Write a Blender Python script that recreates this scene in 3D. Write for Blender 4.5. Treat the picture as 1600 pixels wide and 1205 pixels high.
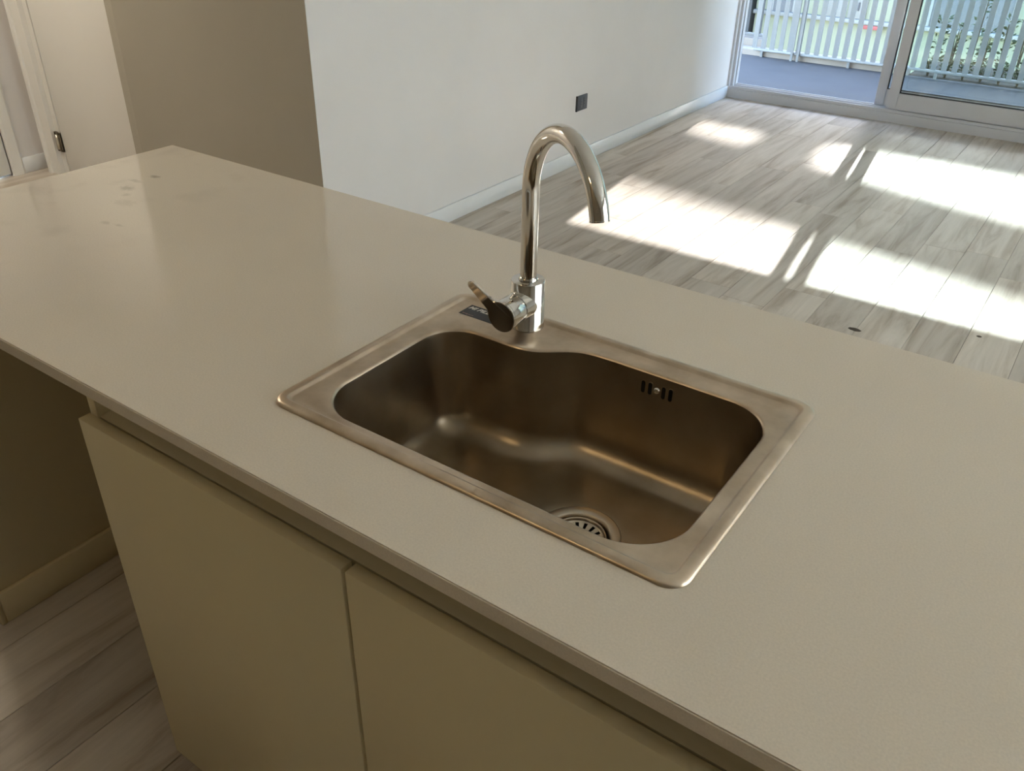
import bpy, bmesh, math, random
from mathutils import Vector, Matrix
random.seed(7)
for _o in list(bpy.data.objects):
    bpy.data.objects.remove(_o, do_unlink=True)
SC = bpy.context.scene
COL = SC.collection

# ------------------------------------------------------------------ camera
TOP = 0.90                                   # height of the worktop above the floor
CR = ((0.816689, 0.576869, 0.015515), (0.311359, -0.417845, -0.853499), (-0.485874, 0.701875, -0.520863))
cam_d = bpy.data.cameras.new('camera')
cam = bpy.data.objects.new('camera', cam_d)
COL.objects.link(cam)
r, d, f = [Vector(v).normalized() for v in CR]
cam.matrix_world = Matrix(((r.x, -d.x, -f.x, 0.7819), (r.y, -d.y, -f.y, -0.5804), (r.z, -d.z, -f.z, TOP + 0.5936), (0, 0, 0, 1)))
cam_d.sensor_fit = 'HORIZONTAL'
cam_d.sensor_width = 36.0
cam_d.lens = 1338.5 / 1600 * 36
cam_d.clip_start = 0.02
cam_d.clip_end = 300
SC.camera = cam

# ------------------------------------------------------------------ sky, sun, exposure
SUN_K = 0.56                                  # rise of the sun ray per metre in y
SUN_X = -0.138
sun_vec = Vector((SUN_X, 1.0, SUN_K)).normalized()
W = bpy.data.worlds.new('sky')
SC.world = W
W.use_nodes = True
nt = W.node_tree
sky = nt.nodes.new('ShaderNodeTexSky')
sky.sky_type = 'NISHITA'
sky.sun_disc = False
sky.sun_elevation = math.asin(sun_vec.z)
sky.sun_rotation = math.atan2(sun_vec.x, sun_vec.y)
sky.altitude = 50
sky.air_density = 1.0
sky.dust_density = 0.7
sky.ozone_density = 1.0
bg = nt.nodes['Background']
nt.links.new(sky.outputs[0], bg.inputs[0])
bg.inputs[1].default_value = 0.90

sd = bpy.data.lights.new('sun', 'SUN')
sd.energy = 3.4
sd.angle = math.radians(0.53)
sd.color = (1.0, 0.96, 0.90)
sun = bpy.data.objects.new('sun', sd)
COL.objects.link(sun)
sun.location = (-2, 14, 12)
sun.rotation_euler = sun_vec.to_track_quat('Z', 'Y').to_euler()

SC.view_settings.view_transform = 'Standard'
SC.view_settings.look = 'None'
SC.view_settings.gamma = 1
SC.view_settings.use_curve_mapping = False
SC.view_settings.exposure = 1.85
FILL_KITCHEN = 7.5
FILL_HALL = 42.0

# ------------------------------------------------------------------ helpers
def link(o, parent=None):
    COL.objects.link(o)
    if parent is not None:
        o.parent = parent
        o.matrix_parent_inverse = Matrix.Identity(4)
    return o

def mobj(name, bm, mat, parent=None, smooth=False, recalc=True):
    if recalc:
        bmesh.ops.recalc_face_normals(bm, faces=bm.faces[:])
    me = bpy.data.meshes.new(name)
    bm.to_mesh(me)
    bm.free()
    me.materials.append(mat)
    if smooth:
        for p in me.polygons:
            p.use_smooth = True
    o = bpy.data.objects.new(name, me)
    link(o, parent)
    return o

def autosmooth(o, deg=35):
    me = o.data
    for p in me.polygons:
        p.use_smooth = True
    bm = bmesh.new()
    bm.from_mesh(me)
    lim = math.radians(deg)
    for e in bm.edges:
        e.smooth = not (len(e.link_faces) == 2 and e.calc_face_angle(0) > lim)
    bm.to_mesh(me)
    bm.free()
    return o

def empty(name, loc=(0, 0, 0)):
    o = bpy.data.objects.new(name, None)
    o.empty_display_size = 0.1
    o.location = loc
    return link(o)

def tag(o, label=None, cat=None, group=None, kind=None):
    if label: o['label'] = label
    if cat: o['category'] = cat
    if group: o['group'] = group
    if kind: o['kind'] = kind
    return o

def off(bm, parent):
    """move geometry given in world metres into a thing's own frame"""
    if parent is not None:
        l = parent.matrix_basis.translation
        if parent.parent is not None:
            l = l + parent.parent.matrix_basis.translation
        bmesh.ops.translate(bm, verts=bm.verts[:], vec=-l)
    return bm

def add_box(bm, x0, x1, y0, y1, z0, z1):
    v = [bm.verts.new(p) for p in ((x0, y0, z0), (x1, y0, z0), (x1, y1, z0), (x0, y1, z0), (x0, y0, z1), (x1, y0, z1), (x1, y1, z1), (x0, y1, z1))]
    for q in ((0, 3, 2, 1), (4, 5, 6, 7), (0, 1, 5, 4), (1, 2, 6, 5), (2, 3, 7, 6), (3, 0, 4, 7)):
        bm.faces.new([v[i] for i in q])
    return v

def box(name, b, mat, parent=None, bev=0.0, seg=2):
    bm = bmesh.new()
    add_box(bm, *b)
    if bev:
        bmesh.ops.bevel(bm, geom=bm.edges[:], offset=bev, segments=seg, affect='EDGES', profile=0.5)
    off(bm, parent)
    o = mobj(name, bm, mat, parent)
    if bev:
        autosmooth(o, 50)
    return o

def boxes(name, bl, mat, parent=None):
    bm = bmesh.new()
    for b in bl:
        add_box(bm, *b)
    off(bm, parent)
    return mobj(name, bm, mat, parent)

def lathe(bm, prof, n=48, M=None, close=True):
    """profile of (radius, height) turned about z"""
    rings = []
    for (rr, h) in prof:
        if rr < 1e-6:
            rings.append([bm.verts.new((0, 0, h))])
        else:
            rings.append([bm.verts.new((rr * math.cos(2 * math.pi * i / n), rr * math.sin(2 * math.pi * i / n), h)) for i in range(n)])
    for a, b in zip(rings[:-1], rings[1:]):
        for i in range(n):
            j = (i + 1) % n
            if len(a) == 1 and len(b) == 1:
                continue
            if len(a) == 1:
                bm.faces.new((a[0], b[i], b[j]))
            elif len(b) == 1:
                bm.faces.new((a[i], a[j], b[0]))
            else:
                bm.faces.new((a[i], a[j], b[j], b[i]))
    if M is not None:
        bmesh.ops.transform(bm, matrix=M, verts=[v for R_ in rings for v in R_])
    return rings

def tube(bm, pts, rad, n=24, cap=True):
    """tube through points; rad a number or a list"""
    P = [Vector(p) for p in pts]
    T = []
    for i in range(len(P)):
        a = P[max(i - 1, 0)]
        b = P[min(i + 1, len(P) - 1)]
        T.append((b - a).normalized())
    up = Vector((1, 0, 0)) if abs(T[0].x) < 0.9 else Vector((0, 1, 0))
    u = T[0].cross(up).normalized()
    rings = []
    for i, p in enumerate(P):
        u = (u - T[i] * u.dot(T[i])).normalized()
        w = T[i].cross(u)
        rr = rad[i] if isinstance(rad, (list, tuple)) else rad
        rings.append([bm.verts.new(p + (u * math.cos(2 * math.pi * k / n) + w * math.sin(2 * math.pi * k / n)) * rr) for k in range(n)])
    for a, b in zip(rings[:-1], rings[1:]):
        for k in range(n):
            bm.faces.new((a[k], a[(k + 1) % n], b[(k + 1) % n], b[k]))
    if cap:
        bm.faces.new(rings[0][::-1])
        bm.faces.new(rings[-1])
    return rings

def prism(bm, poly, axis, a, b):
    """extrude a closed 2D outline along an axis; poly in the other two axes in order"""
    def P(u, v, t):
        return {'x': (t, u, v), 'y': (u, t, v), 'z': (u, v, t)}[axis]
    A = [bm.verts.new(P(u, v, a)) for u, v in poly]
    B = [bm.verts.new(P(u, v, b)) for u, v in poly]
    n = len(poly)
    for i in range(n):
        bm.faces.new((A[i], A[(i + 1) % n], B[(i + 1) % n], B[i]))
    bm.faces.new(A[::-1])
    bm.faces.new(B)

# ------------------------------------------------------------------ materials
def mat(name, col, rough=0.5, metal=0.0, spec=0.5, noise=0.0, nscale=8.0, bump=0.0, bscale=200.0, coat=0.0, stretch=None, col2=None):
    m = bpy.data.materials.new(name)
    m.use_nodes = True
    t = m.node_tree
    b = t.nodes['Principled BSDF']
    b.inputs['Base Color'].default_value = (*col, 1)
    b.inputs['Roughness'].default_value = rough
    b.inputs['Metallic'].default_value = metal
    b.inputs['Specular IOR Level'].default_value = spec
    b.inputs['Coat Weight'].default_value = coat
    tc = t.nodes.new('ShaderNodeTexCoord')
    mp = t.nodes.new('ShaderNodeMapping')
    t.links.new(tc.outputs['Object'], mp.inputs[0])
    if stretch:
        mp.inputs['Scale'].default_value = stretch
    if noise or col2:
        n = t.nodes.new('ShaderNodeTexNoise')
        n.inputs['Scale'].default_value = nscale
        n.inputs['Detail'].default_value = 5
        t.links.new(mp.outputs[0], n.inputs['Vector'])
        mx = t.nodes.new('ShaderNodeMix')
        mx.data_type = 'RGBA'
        c2 = col2 if col2 else tuple(max(0, c * (1 - noise)) for c in col)
        mx.inputs[6].default_value = (*col, 1)
        mx.inputs[7].default_value = (*c2, 1)
        rp = t.nodes.new('ShaderNodeMapRange')
        rp.inputs[1].default_value = 0.35
        rp.inputs[2].default_value = 0.7
        t.links.new(n.outputs[0], rp.inputs[0])
        t.links.new(rp.outputs[0], mx.inputs[0])
        t.links.new(mx.outputs[2], b.inputs['Base Color'])
    if bump:
        n2 = t.nodes.new('ShaderNodeTexNoise')
        n2.inputs['Scale'].default_value = bscale
        n2.inputs['Detail'].default_value = 3
        t.links.new(mp.outputs[0], n2.inputs['Vector'])
        bp = t.nodes.new('ShaderNodeBump')
        bp.inputs['Strength'].default_value = bump
        bp.inputs['Distance'].default_value = 0.002
        t.links.new(n2.outputs[0], bp.inputs['Height'])
        t.links.new(bp.outputs[0], b.inputs['Normal'])
    return m

M = {}
M['wall'] = mat('white_wall_paint', (0.81, 0.785, 0.775), 0.7, spec=0.3, noise=0.03, nscale=3, bump=0.12, bscale=260)
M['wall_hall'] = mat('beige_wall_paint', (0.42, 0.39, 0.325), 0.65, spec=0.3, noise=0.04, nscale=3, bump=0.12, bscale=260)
M['ceiling'] = mat('ceiling_paint', (0.86, 0.84, 0.79), 0.9, spec=0.1)
M['trim'] = mat('baseboard_paint', (0.82, 0.84, 0.86), 0.4, noise=0.03, nscale=6)
M['door'] = mat('door_lacquer', (0.87, 0.86, 0.83), 0.45, noise=0.02, nscale=2)
M['hinge'] = mat('tarnished_hinge_steel', (0.30, 0.26, 0.20), 0.45, metal=1.0, noise=0.5, nscale=90)
M['pin'] = mat('hinge_pin_steel', (0.70, 0.66, 0.58), 0.3, metal=1.0)
M['melamine'] = mat('cream_melamine', (0.72, 0.63, 0.41), 0.42, noise=0.03, nscale=5, bump=0.05, bscale=400)
M['channel'] = mat('finger_channel', (0.58, 0.53, 0.38), 0.4)
M['dark'] = mat('dark_void', (0.012, 0.010, 0.008), 0.8)
M['alu'] = mat('window_aluminium', (0.60, 0.60, 0.62), 0.4, spec=0.5, noise=0.03, nscale=4)
M['gasket'] = mat('rubber_gasket', (0.03, 0.03, 0.035), 0.6)
M['chrome'] = mat('polished_chrome', (0.70, 0.68, 0.65), 0.07, metal=1.0)
M['outlet'] = mat('dark_grey_plastic', (0.09, 0.095, 0.11), 0.4)
M['outlet_dark'] = mat('outlet_edge_plastic', (0.02, 0.02, 0.024), 0.5)
M['sticker'] = mat('black_label', (0.012, 0.012, 0.014), 0.35)
M['lettering'] = mat('label_white_print', (0.78, 0.76, 0.72), 0.5)
M['lettering_red'] = mat('label_small_print', (0.40, 0.24, 0.22), 0.5)
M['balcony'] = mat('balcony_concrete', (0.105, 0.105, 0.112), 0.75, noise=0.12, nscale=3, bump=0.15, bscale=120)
M['kerb'] = mat('beige_kerb_render', (0.42, 0.36, 0.31), 0.8, noise=0.1, nscale=6)
M['rail'] = mat('railing_paint', (0.29, 0.295, 0.30), 0.5)
M['facade'] = mat('yellow_green_render', (0.17, 0.178, 0.125), 0.85, noise=0.06, nscale=0.8)
M['facade_white'] = mat('white_render', (0.19, 0.19, 0.18), 0.8, noise=0.05, nscale=0.8)
M['shutter'] = mat('grey_shutter', (0.08, 0.083, 0.088), 0.6)
M['red'] = mat('red_cloth', (0.22, 0.055, 0.05), 0.8)
M['leaf'] = mat('shrub_leaf', (0.05, 0.08, 0.022), 0.5, col2=(0.11, 0.12, 0.03), nscale=14)
M['stem'] = mat('shrub_stem', (0.12, 0.09, 0.05), 0.8)
M['soil'] = mat('planter_soil', (0.10, 0.075, 0.05), 0.95, noise=0.5, nscale=30)
M['ground'] = mat('courtyard_ground', (0.30, 0.30, 0.28), 0.9, noise=0.2, nscale=1)

def wood_material():
    m = bpy.data.materials.new('brown_vinyl_plank')
    m.use_nodes = True
    t = m.node_tree
    N, L = t.nodes, t.links
    b = N['Principled BSDF']
    oi = N.new('ShaderNodeObjectInfo')
    geo = N.new('ShaderNodeNewGeometry')
    mp = N.new('ShaderNodeMapping')
    mp.inputs['Scale'].default_value = (9, 0.9, 9)
    sh = N.new('ShaderNodeVectorMath'); sh.operation = 'MULTIPLY_ADD'
    cmb = N.new('ShaderNodeCombineXYZ')
    L.new(oi.outputs['Random'], cmb.inputs[0]); L.new(oi.outputs['Random'], cmb.inputs[1])
    L.new(cmb.outputs[0], sh.inputs[0]); sh.inputs[1].default_value = (17, 31, 0)
    L.new(geo.outputs['Position'], sh.inputs[2])
    L.new(sh.outputs[0], mp.inputs[0])
    n1 = N.new('ShaderNodeTexNoise'); n1.inputs['Scale'].default_value = 1.6; n1.inputs['Detail'].default_value = 7; n1.inputs['Roughness'].default_value = 0.62; n1.inputs['Distortion'].default_value = 0.8
    L.new(mp.outputs[0], n1.inputs['Vector'])
    mp2 = N.new('ShaderNodeMapping'); mp2.inputs['Scale'].default_value = (70, 4, 70)
    L.new(sh.outputs[0], mp2.inputs[0])
    n2 = N.new('ShaderNodeTexNoise'); n2.inputs['Scale'].default_value = 1.0; n2.inputs['Detail'].default_value = 4
    L.new(mp2.outputs[0], n2.inputs['Vector'])
    cr = N.new('ShaderNodeValToRGB')
    cr.color_ramp.elements[0].position = 0.30; cr.color_ramp.elements[0].color = (0.39, 0.31, 0.235, 1)
    cr.color_ramp.elements[1].position = 0.72; cr.color_ramp.elements[1].color = (0.71, 0.645, 0.575, 1)
    e = cr.color_ramp.elements.new(0.5); e.color = (0.60, 0.535, 0.465, 1)
    L.new(n1.outputs[0], cr.inputs[0])
    mx = N.new('ShaderNodeMix'); mx.data_type = 'RGBA'; mx.blend_type = 'MULTIPLY'; mx.inputs[0].default_value = 0.2
    L.new(cr.outputs[0], mx.inputs[6]); L.new(n2.outputs[0], mx.inputs[7])
    hsv = N.new('ShaderNodeHueSaturation')
    mr = N.new('ShaderNodeMapRange'); mr.inputs[3].default_value = 0.88; mr.inputs[4].default_value = 1.12
    L.new(oi.outputs['Random'], mr.inputs[0]); L.new(mr.outputs[0], hsv.inputs['Value'])
    L.new(mx.outputs[2], hsv.inputs['Color']); L.new(hsv.outputs[0], b.inputs['Base Color'])
    rr = N.new('ShaderNodeMapRange'); rr.inputs[3].default_value = 0.42; rr.inputs[4].default_value = 0.55
    L.new(n2.outputs[0], rr.inputs[0]); L.new(rr.outputs[0], b.inputs['Roughness'])
    b.inputs['Specular IOR Level'].default_value = 0.25
    bp = N.new('ShaderNodeBump'); bp.inputs['Strength'].default_value = 0.12; bp.inputs['Distance'].default_value = 0.001
    L.new(n2.outputs[0], bp.inputs['Height']); L.new(bp.outputs[0], b.inputs['Normal'])
    return m
M['wood'] = wood_material()

def quartz_material():
    m = mat('off_white_quartz', (0.765, 0.685, 0.58), 0.2, spec=0.5, noise=0.05, nscale=2.2)
    t = m.node_tree
    N, L = t.nodes, t.links
    b = N['Principled BSDF']
    src = b.inputs['Base Color'].links[0].from_socket
    geo = N.new('ShaderNodeNewGeometry')
    # fine speckle
    n = N.new('ShaderNodeTexNoise'); n.inputs['Scale'].default_value = 420; n.inputs['Detail'].default_value = 2
    L.new(geo.outputs['Position'], n.inputs['Vector'])
    mr = N.new('ShaderNodeMapRange'); mr.inputs[1].default_value = 0.3; mr.inputs[2].default_value = 0.7; mr.inputs[3].default_value = 0.95; mr.inputs[4].default_value = 1.04
    L.new(n.outputs[0], mr.inputs[0])
    mul = N.new('ShaderNodeMix'); mul.data_type = 'RGBA'; mul.blend_type = 'MULTIPLY'; mul.inputs[0].default_value = 1
    L.new(src, mul.inputs[6]); L.new(mr.outputs[0], mul.inputs[7])
    # smudges towards the far end of the worktop
    sep = N.new('ShaderNodeSeparateXYZ'); L.new(geo.outputs['Position'], sep.inputs[0])
    mask = N.new('ShaderNodeMapRange'); mask.inputs[1].default_value = -0.55; mask.inputs[2].default_value = -0.85
    L.new(sep.outputs[0], mask.inputs[0])
    n3 = N.new('ShaderNodeTexNoise'); n3.inputs['Scale'].default_value = 9; n3.inputs['Detail'].default_value = 4
    L.new(geo.outputs['Position'], n3.inputs['Vector'])
    m3 = N.new('ShaderNodeMapRange'); m3.inputs[1].default_value = 0.56; m3.inputs[2].default_value = 0.74; m3.inputs[4].default_value = 0.22
    L.new(n3.outputs[0], m3.inputs[0])
    pr = N.new('ShaderNodeMath'); pr.operation = 'MULTIPLY'; L.new(mask.outputs[0], pr.inputs[0]); L.new(m3.outputs[0], pr.inputs[1])
    st = N.new('ShaderNodeMix'); st.data_type = 'RGBA'
    L.new(pr.outputs[0], st.inputs[0]); L.new(mul.outputs[2], st.inputs[6]); st.inputs[7].default_value = (0.30, 0.25, 0.18, 1)
    col = st.outputs[2]
    for (sx, sy, ra_, rb_, k_) in ((-0.896, 0.467, 0.016, 0.009, 0.5), (-0.875, 0.385, 0.020, 0.014, 0.32), (-0.905, 0.425, 0.022, 0.008, 0.25), (-0.80, 0.33, 0.030, 0.018, 0.15), (-0.731, 0.243, 0.014, 0.008, 0.22), (-0.700, 0.250, 0.012, 0.006, 0.22), (-0.84, 0.36, 0.010, 0.010, 0.22)):
        sb_ = N.new('ShaderNodeVectorMath'); sb_.operation = 'SUBTRACT'; sb_.inputs[1].default_value = (sx, sy, 0.9)
        L.new(geo.outputs['Position'], sb_.inputs[0])
        ml = N.new('ShaderNodeVectorMath'); ml.operation = 'MULTIPLY'; ml.inputs[1].default_value = (1 / ra_, 1 / rb_, 0)
        L.new(sb_.outputs[0], ml.inputs[0])
        ln = N.new('ShaderNodeVectorMath'); ln.operation = 'LENGTH'; L.new(ml.outputs[0], ln.inputs[0])
        n9 = N.new('ShaderNodeTexNoise'); n9.inputs['Scale'].default_value = 130; L.new(geo.outputs['Position'], n9.inputs['Vector'])
        ad = N.new('ShaderNodeMath'); ad.operation = 'MULTIPLY_ADD'; ad.inputs[1].default_value = 1.6; L.new(n9.outputs[0], ad.inputs[0]); L.new(ln.outputs['Value'], ad.inputs[2])
        rg_ = N.new('ShaderNodeMapRange'); rg_.inputs[1].default_value = 1.9; rg_.inputs[2].default_value = 1.2; rg_.inputs[4].default_value = k_
        L.new(ad.outputs[0], rg_.inputs[0])
        sm_ = N.new('ShaderNodeMix'); sm_.data_type = 'RGBA'; L.new(rg_.outputs[0], sm_.inputs[0]); L.new(col, sm_.inputs[6]); sm_.inputs[7].default_value = (0.22, 0.18, 0.12, 1)
        col = sm_.outputs[2]
    L.new(col, b.inputs['Base Color'])
    r3 = N.new('ShaderNodeMapRange'); r3.inputs[3].default_value = 0.04; r3.inputs[4].default_value = 0.08
    L.new(n3.outputs[0], r3.inputs[0]); L.new(r3.outputs[0], b.inputs['Roughness'])
    return m
M['quartz'] = quartz_material()

def steel_material(name, c1, c2, r0, r1, ns=9):
    m = mat(name, c1, 0.3, metal=1.0, col2=c2, nscale=ns)
    t = m.node_tree
    N, L = t.nodes, t.links
    b = N['Principled BSDF']
    geo = N.new('ShaderNodeNewGeometry')
    mp = N.new('ShaderNodeMapping'); mp.inputs['Scale'].default_value = (60, 60, 6)
    L.new(geo.outputs['Position'], mp.inputs[0])
    n = N.new('ShaderNodeTexNoise'); n.inputs['Scale'].default_value = 4; n.inputs['Detail'].default_value = 5
    L.new(mp.outputs[0], n.inputs['Vector'])
    mr = N.new('ShaderNodeMapRange'); mr.inputs[3].default_value = r0; mr.inputs[4].default_value = r1
    L.new(n.outputs[0], mr.inputs[0]); L.new(mr.outputs[0], b.inputs['Roughness'])
    bp = N.new('ShaderNodeBump'); bp.inputs['Strength'].default_value = 0.06; bp.inputs['Distance'].default_value = 0.001
    L.new(n.outputs[0], bp.inputs['Height']); L.new(bp.outputs[0], b.inputs['Normal'])
    return m
M['steel'] = steel_material('shaded_water_stained_bowl', (0.42, 0.35, 0.265), (0.29, 0.235, 0.165), 0.25, 0.38)  # the bowl's inner shade is put into a darker stained steel
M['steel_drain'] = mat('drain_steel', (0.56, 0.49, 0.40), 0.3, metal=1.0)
M['steel_rim'] = steel_material('lit_satin_steel_rim', (0.70, 0.585, 0.465), (0.44, 0.35, 0.255), 0.24, 0.42, 14)  # same steel as the bowl, raised in tone for the light it gets

def glass_material():
    m = bpy.data.materials.new('tinted_window_glass')
    m.use_nodes = True
    t = m.node_tree
    N, L = t.nodes, t.links
    N.remove(N['Principled BSDF'])
    tr = N.new('ShaderNodeBsdfTransparent'); tr.inputs[0].default_value = (0.96, 0.995, 0.99, 1)
    gl = N.new('ShaderNodeBsdfGlossy'); gl.inputs['Roughness'].default_value = 0.0
    fr = N.new('ShaderNodeFresnel'); fr.inputs[0].default_value = 1.5
    mx = N.new('ShaderNodeMixShader')
    L.new(fr.outputs[0], mx.inputs[0]); L.new(tr.outputs[0], mx.inputs[1]); L.new(gl.outputs[0], mx.inputs[2])
    L.new(mx.outputs[0], N['Material Output'].inputs[0])
    return m
M['glass'] = glass_material()

def blind_material():
    m = bpy.data.materials.new('cream_fill_blind')
    m.use_nodes = True
    t = m.node_tree
    t.nodes.remove(t.nodes['Principled BSDF'])
    tl = t.nodes.new('ShaderNodeBsdfTranslucent')
    tl.inputs[0].default_value = (0.92, 0.84, 0.745, 1)
    t.links.new(tl.outputs[0], t.nodes['Material Output'].inputs[0])
    return m
M['fill_blind'] = blind_material()

def emit(name, col, s):
    m = bpy.data.materials.new(name)
    m.use_nodes = True
    b = m.node_tree.nodes['Principled BSDF']
    b.inputs['Base Color'].default_value = (0.9, 0.88, 0.82, 1)
    b.inputs['Emission Color'].default_value = (*col, 1)
    b.inputs['Emission Strength'].default_value = s
    return m

# ------------------------------------------------------------------ room shell
XW, YH, YWIN, XR, YB, XEND, HC = -1.745, 1.72, 5.85, 3.3, -2.3, -4.05, 2.6
floor = box('floor', (XEND - 0.2, XR + 0.1, YB - 0.1, YWIN + 0.14, -0.12, -0.0065), M['soil'])
tag(floor, 'brown wood-look vinyl plank floor running from kitchen to glazed doors', 'floor', kind='structure')
PW, PL = 0.178, 1.22
full = None
cx = XEND - 0.02
ci = 0
while cx < XR:
    y = YB - random.random() * PL
    x1 = min(cx + PW, XR)
    while y < YWIN + 0.02:
        a, b_ = max(y, YB), min(y + PL, YWIN + 0.02)
        if x1 < XW - 0.02:
            b_ = min(b_, YH + 0.12)
        if b_ - a > 0.02:
            isfull = abs(b_ - a - PL) < 1e-6 and abs(x1 - cx - PW) < 1e-6
            if isfull and full is not None:
                o = bpy.data.objects.new('plank', full)
                link(o, floor)
            else:
                bm = bmesh.new()
                w, l = x1 - cx, b_ - a
                add_box(bm, 0.0006, w - 0.0006, 0.0006, l - 0.0006, -0.006, 0.0)
                bmesh.ops.bevel(bm, geom=[e for e in bm.edges if all(v.co.z > -0.001 for v in e.verts)], offset=0.0008, segments=1, affect='EDGES')
                o = mobj('plank', bm, M['wood'], floor)
                if isfull:
                    full = o.data
            o.location = (cx, a, 0)
        y += PL
    cx += PW
    ci += 1

ceiling = box('ceiling', (XEND - 0.2, XR + 0.1, YB - 0.1, YWIN + 0.14, HC, HC + 0.1), M['ceiling'])
tag(ceiling, 'flat white ceiling above kitchen and living room', 'ceiling', kind='structure')
# long white wall on the left of the living room, with the beige hall face as its end
bm = bmesh.new()
prism(bm, [(XW, YH + 0.001), (XW, YWIN + 0.14), (XW - 0.12, YWIN + 0.14), (XW - 0.12, YH + 0.001)], 'z', 0, HC)
wl = mobj('wall_left', bm, M['wall'])
tag(wl, 'long white living room wall with a grey socket running to the window', 'wall', kind='structure')
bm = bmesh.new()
prism(bm, [(XW - 0.0005, YH), (XW - 0.0005, YH + 0.14), (-3.055, YH + 0.14), (-3.055, YH + 0.022), (-2.965, YH)], 'z', 0, HC)  # slanted end strip shaped to catch less light
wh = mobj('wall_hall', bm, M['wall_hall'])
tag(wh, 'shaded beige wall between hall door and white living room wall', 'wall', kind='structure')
wr = boxes('wall_right', [(XR, XR + 0.1, YB - 0.1, -0.1, 0, HC), (XR, XR + 0.1, 3.2, YWIN + 0.14, 0, HC), (XR, XR + 0.1, -0.1, 3.2, 2.4, HC), (XR, XR + 0.1, -0.1, 3.2, 0, 0.10)], M['wall'])
tag(wr, 'white wall on the right of the room', 'wall', kind='structure')
wb = box('wall_back', (XEND - 0.2, XR, YB - 0.1, YB, 0, HC), mat('bounce_cutting_brown', (0.24, 0.19, 0.125), 0.5, noise=0.2, nscale=3))  # dark brown put on this wall to weaken its bounce light
tag(wb, 'kitchen wall behind the viewer, browned to cut bounced light', 'wall', kind='structure')
# hall end wall with a doorway whose casing shows at the far left
we = boxes('wall_end', [(XEND - 0.12, XEND, 1.60, YH + 0.3, 0, HC), (XEND - 0.12, XEND, YB, 0.72, 0, HC), (XEND - 0.12, XEND, 0.72, 1.60, 2.06, HC)], M['wall'])
tag(we, 'cream end wall of the hall beside the white door', 'wall', kind='structure')
wd = boxes('wall_door', [(XEND, -3.955, YH + 0.09, YH + 0.2, 0, HC), (-3.955, -3.055, YH + 0.09, YH + 0.2, 2.06, HC), (-3.955, -3.055, YH + 0.2, YH + 0.22, 0, 2.06)], M['wall'])
tag(wd, 'recessed hall wall that carries the white door', 'wall', kind='structure')
wk = box('wall_lamp_block', (-1.55, -1.45, YB, -0.35, 0, HC), M['wall_hall'])  # added out of view to keep hall light off the kitchen floor
tag(wk, 'added unseen beige wall keeping hall lamp light off the kitchen floor', 'wall', kind='structure')
# wall over and beside the glazing
ww = boxes('wall_window', [(XW, XR, YWIN - 0.01, YWIN + 0.14, 2.40, HC), (2.92, XR, YWIN - 0.01, YWIN + 0.14, 0, 2.40)], M['wall'])
tag(ww, 'white wall around the sliding glass doors', 'wall', kind='structure')
def baseboard(name, b, label, m='trim'):
    o = box(name, b, M[m], None, 0.002, 1)
    return tag(o, label, 'baseboard', kind='structure')
baseboard('baseboard_left', (XW, XW + 0.013, YH, YWIN - 0.005, 0.0, 0.083), 'white baseboard along the long white living room wall')
baseboard('baseboard_hall', (-2.96, XW - 0.002, YH - 0.013, YH, 0.0, 0.083), 'cream baseboard below the shaded beige wall')
baseboard('baseboard_end', (XEND, XEND + 0.013, 1.665, YH + 0.09, 0.0, 0.083), 'short cream baseboard between the two hall door frames')
baseboard('baseboard_right', (XR - 0.013, XR, YB, 5.84, 0.0, 0.083), 'white baseboard along the right wall')
baseboard('baseboard_back', (XEND, XR - 0.013, YB, YB + 0.013, 0.0, 0.083), 'white baseboard of the kitchen back wall')

# hall door with stepped frame and hinge
YD = YH + 0.06
door = empty('door_1', (-3.84, YD, 0))
tag(door, 'plain white hall door with stepped frame and steel hinge', 'door', kind='structure')
box('door_leaf', (-3.785, -3.062, YD, YD + 0.028, 0.008, 2.04), M['door'], door, 0.002)
bm = bmesh.new()
prism(bm, [(-3.955, YD + 0.03), (-3.955, YD - 0.03), (-3.94, YD - 0.034), (-3.928, YD - 0.03), (-3.925, YD - 0.02), (-3.845, YD - 0.02), (-3.843, YD + 0.004), (-3.797, YD + 0.004), (-3.796, YD - 0.004), (-3.788, YD - 0.004), (-3.788, YD + 0.03)], 'z', 0, 2.06)
off(bm, door)
mobj('door_frame', bm, M['door'], door)
hg = boxes('hinge', [(-3.838, -3.788, YD - 0.008, YD + 0.0035, 0.135, 0.238)], M['hinge'], door)
bm = bmesh.new()
tube(bm, [(-3.813, YD - 0.011, 0.148), (-3.813, YD - 0.011, 0.225)], 0.008, 12)
off(bm, door)
mobj('hinge_pin', bm, M['pin'], hg, True).location = -hg.location
for (hx, hz) in ((-3.831, 0.142), (-3.795, 0.142), (-3.831, 0.231), (-3.795, 0.231)):
    bm = bmesh.new()
    lathe(bm, [(0, 0.002), (0.0045, 0.0015), (0.005, 0)], 10, Matrix.Translation((hx, YD - 0.008, hz)) @ Matrix.Rotation(math.pi / 2, 4, 'X'))
    off(bm, door)
    mobj('screw', bm, M['dark'], hg)
door2 = empty('door_2', (XEND, 1.60, 0))
tag(door2, 'white door casing at the far left end of the hall', 'door', kind='structure')
bm = bmesh.new()
prism(bm, [(XEND - 0.12, 1.60), (XEND + 0.016, 1.60), (XEND + 0.02, 1.61), (XEND + 0.02, 1.655), (XEND + 0.012, 1.665), (XEND, 1.665), (XEND, 1.6005), (XEND - 0.12, 1.6005)], 'z', 0, 2.12)
off(bm, door2)
mobj('casing', bm, M['door'], door2)
box('door_leaf', (XEND - 0.04, XEND - 0.004, 0.725, 1.598, 0.008, 2.05), M['door'], door2, 0.002)

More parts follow.
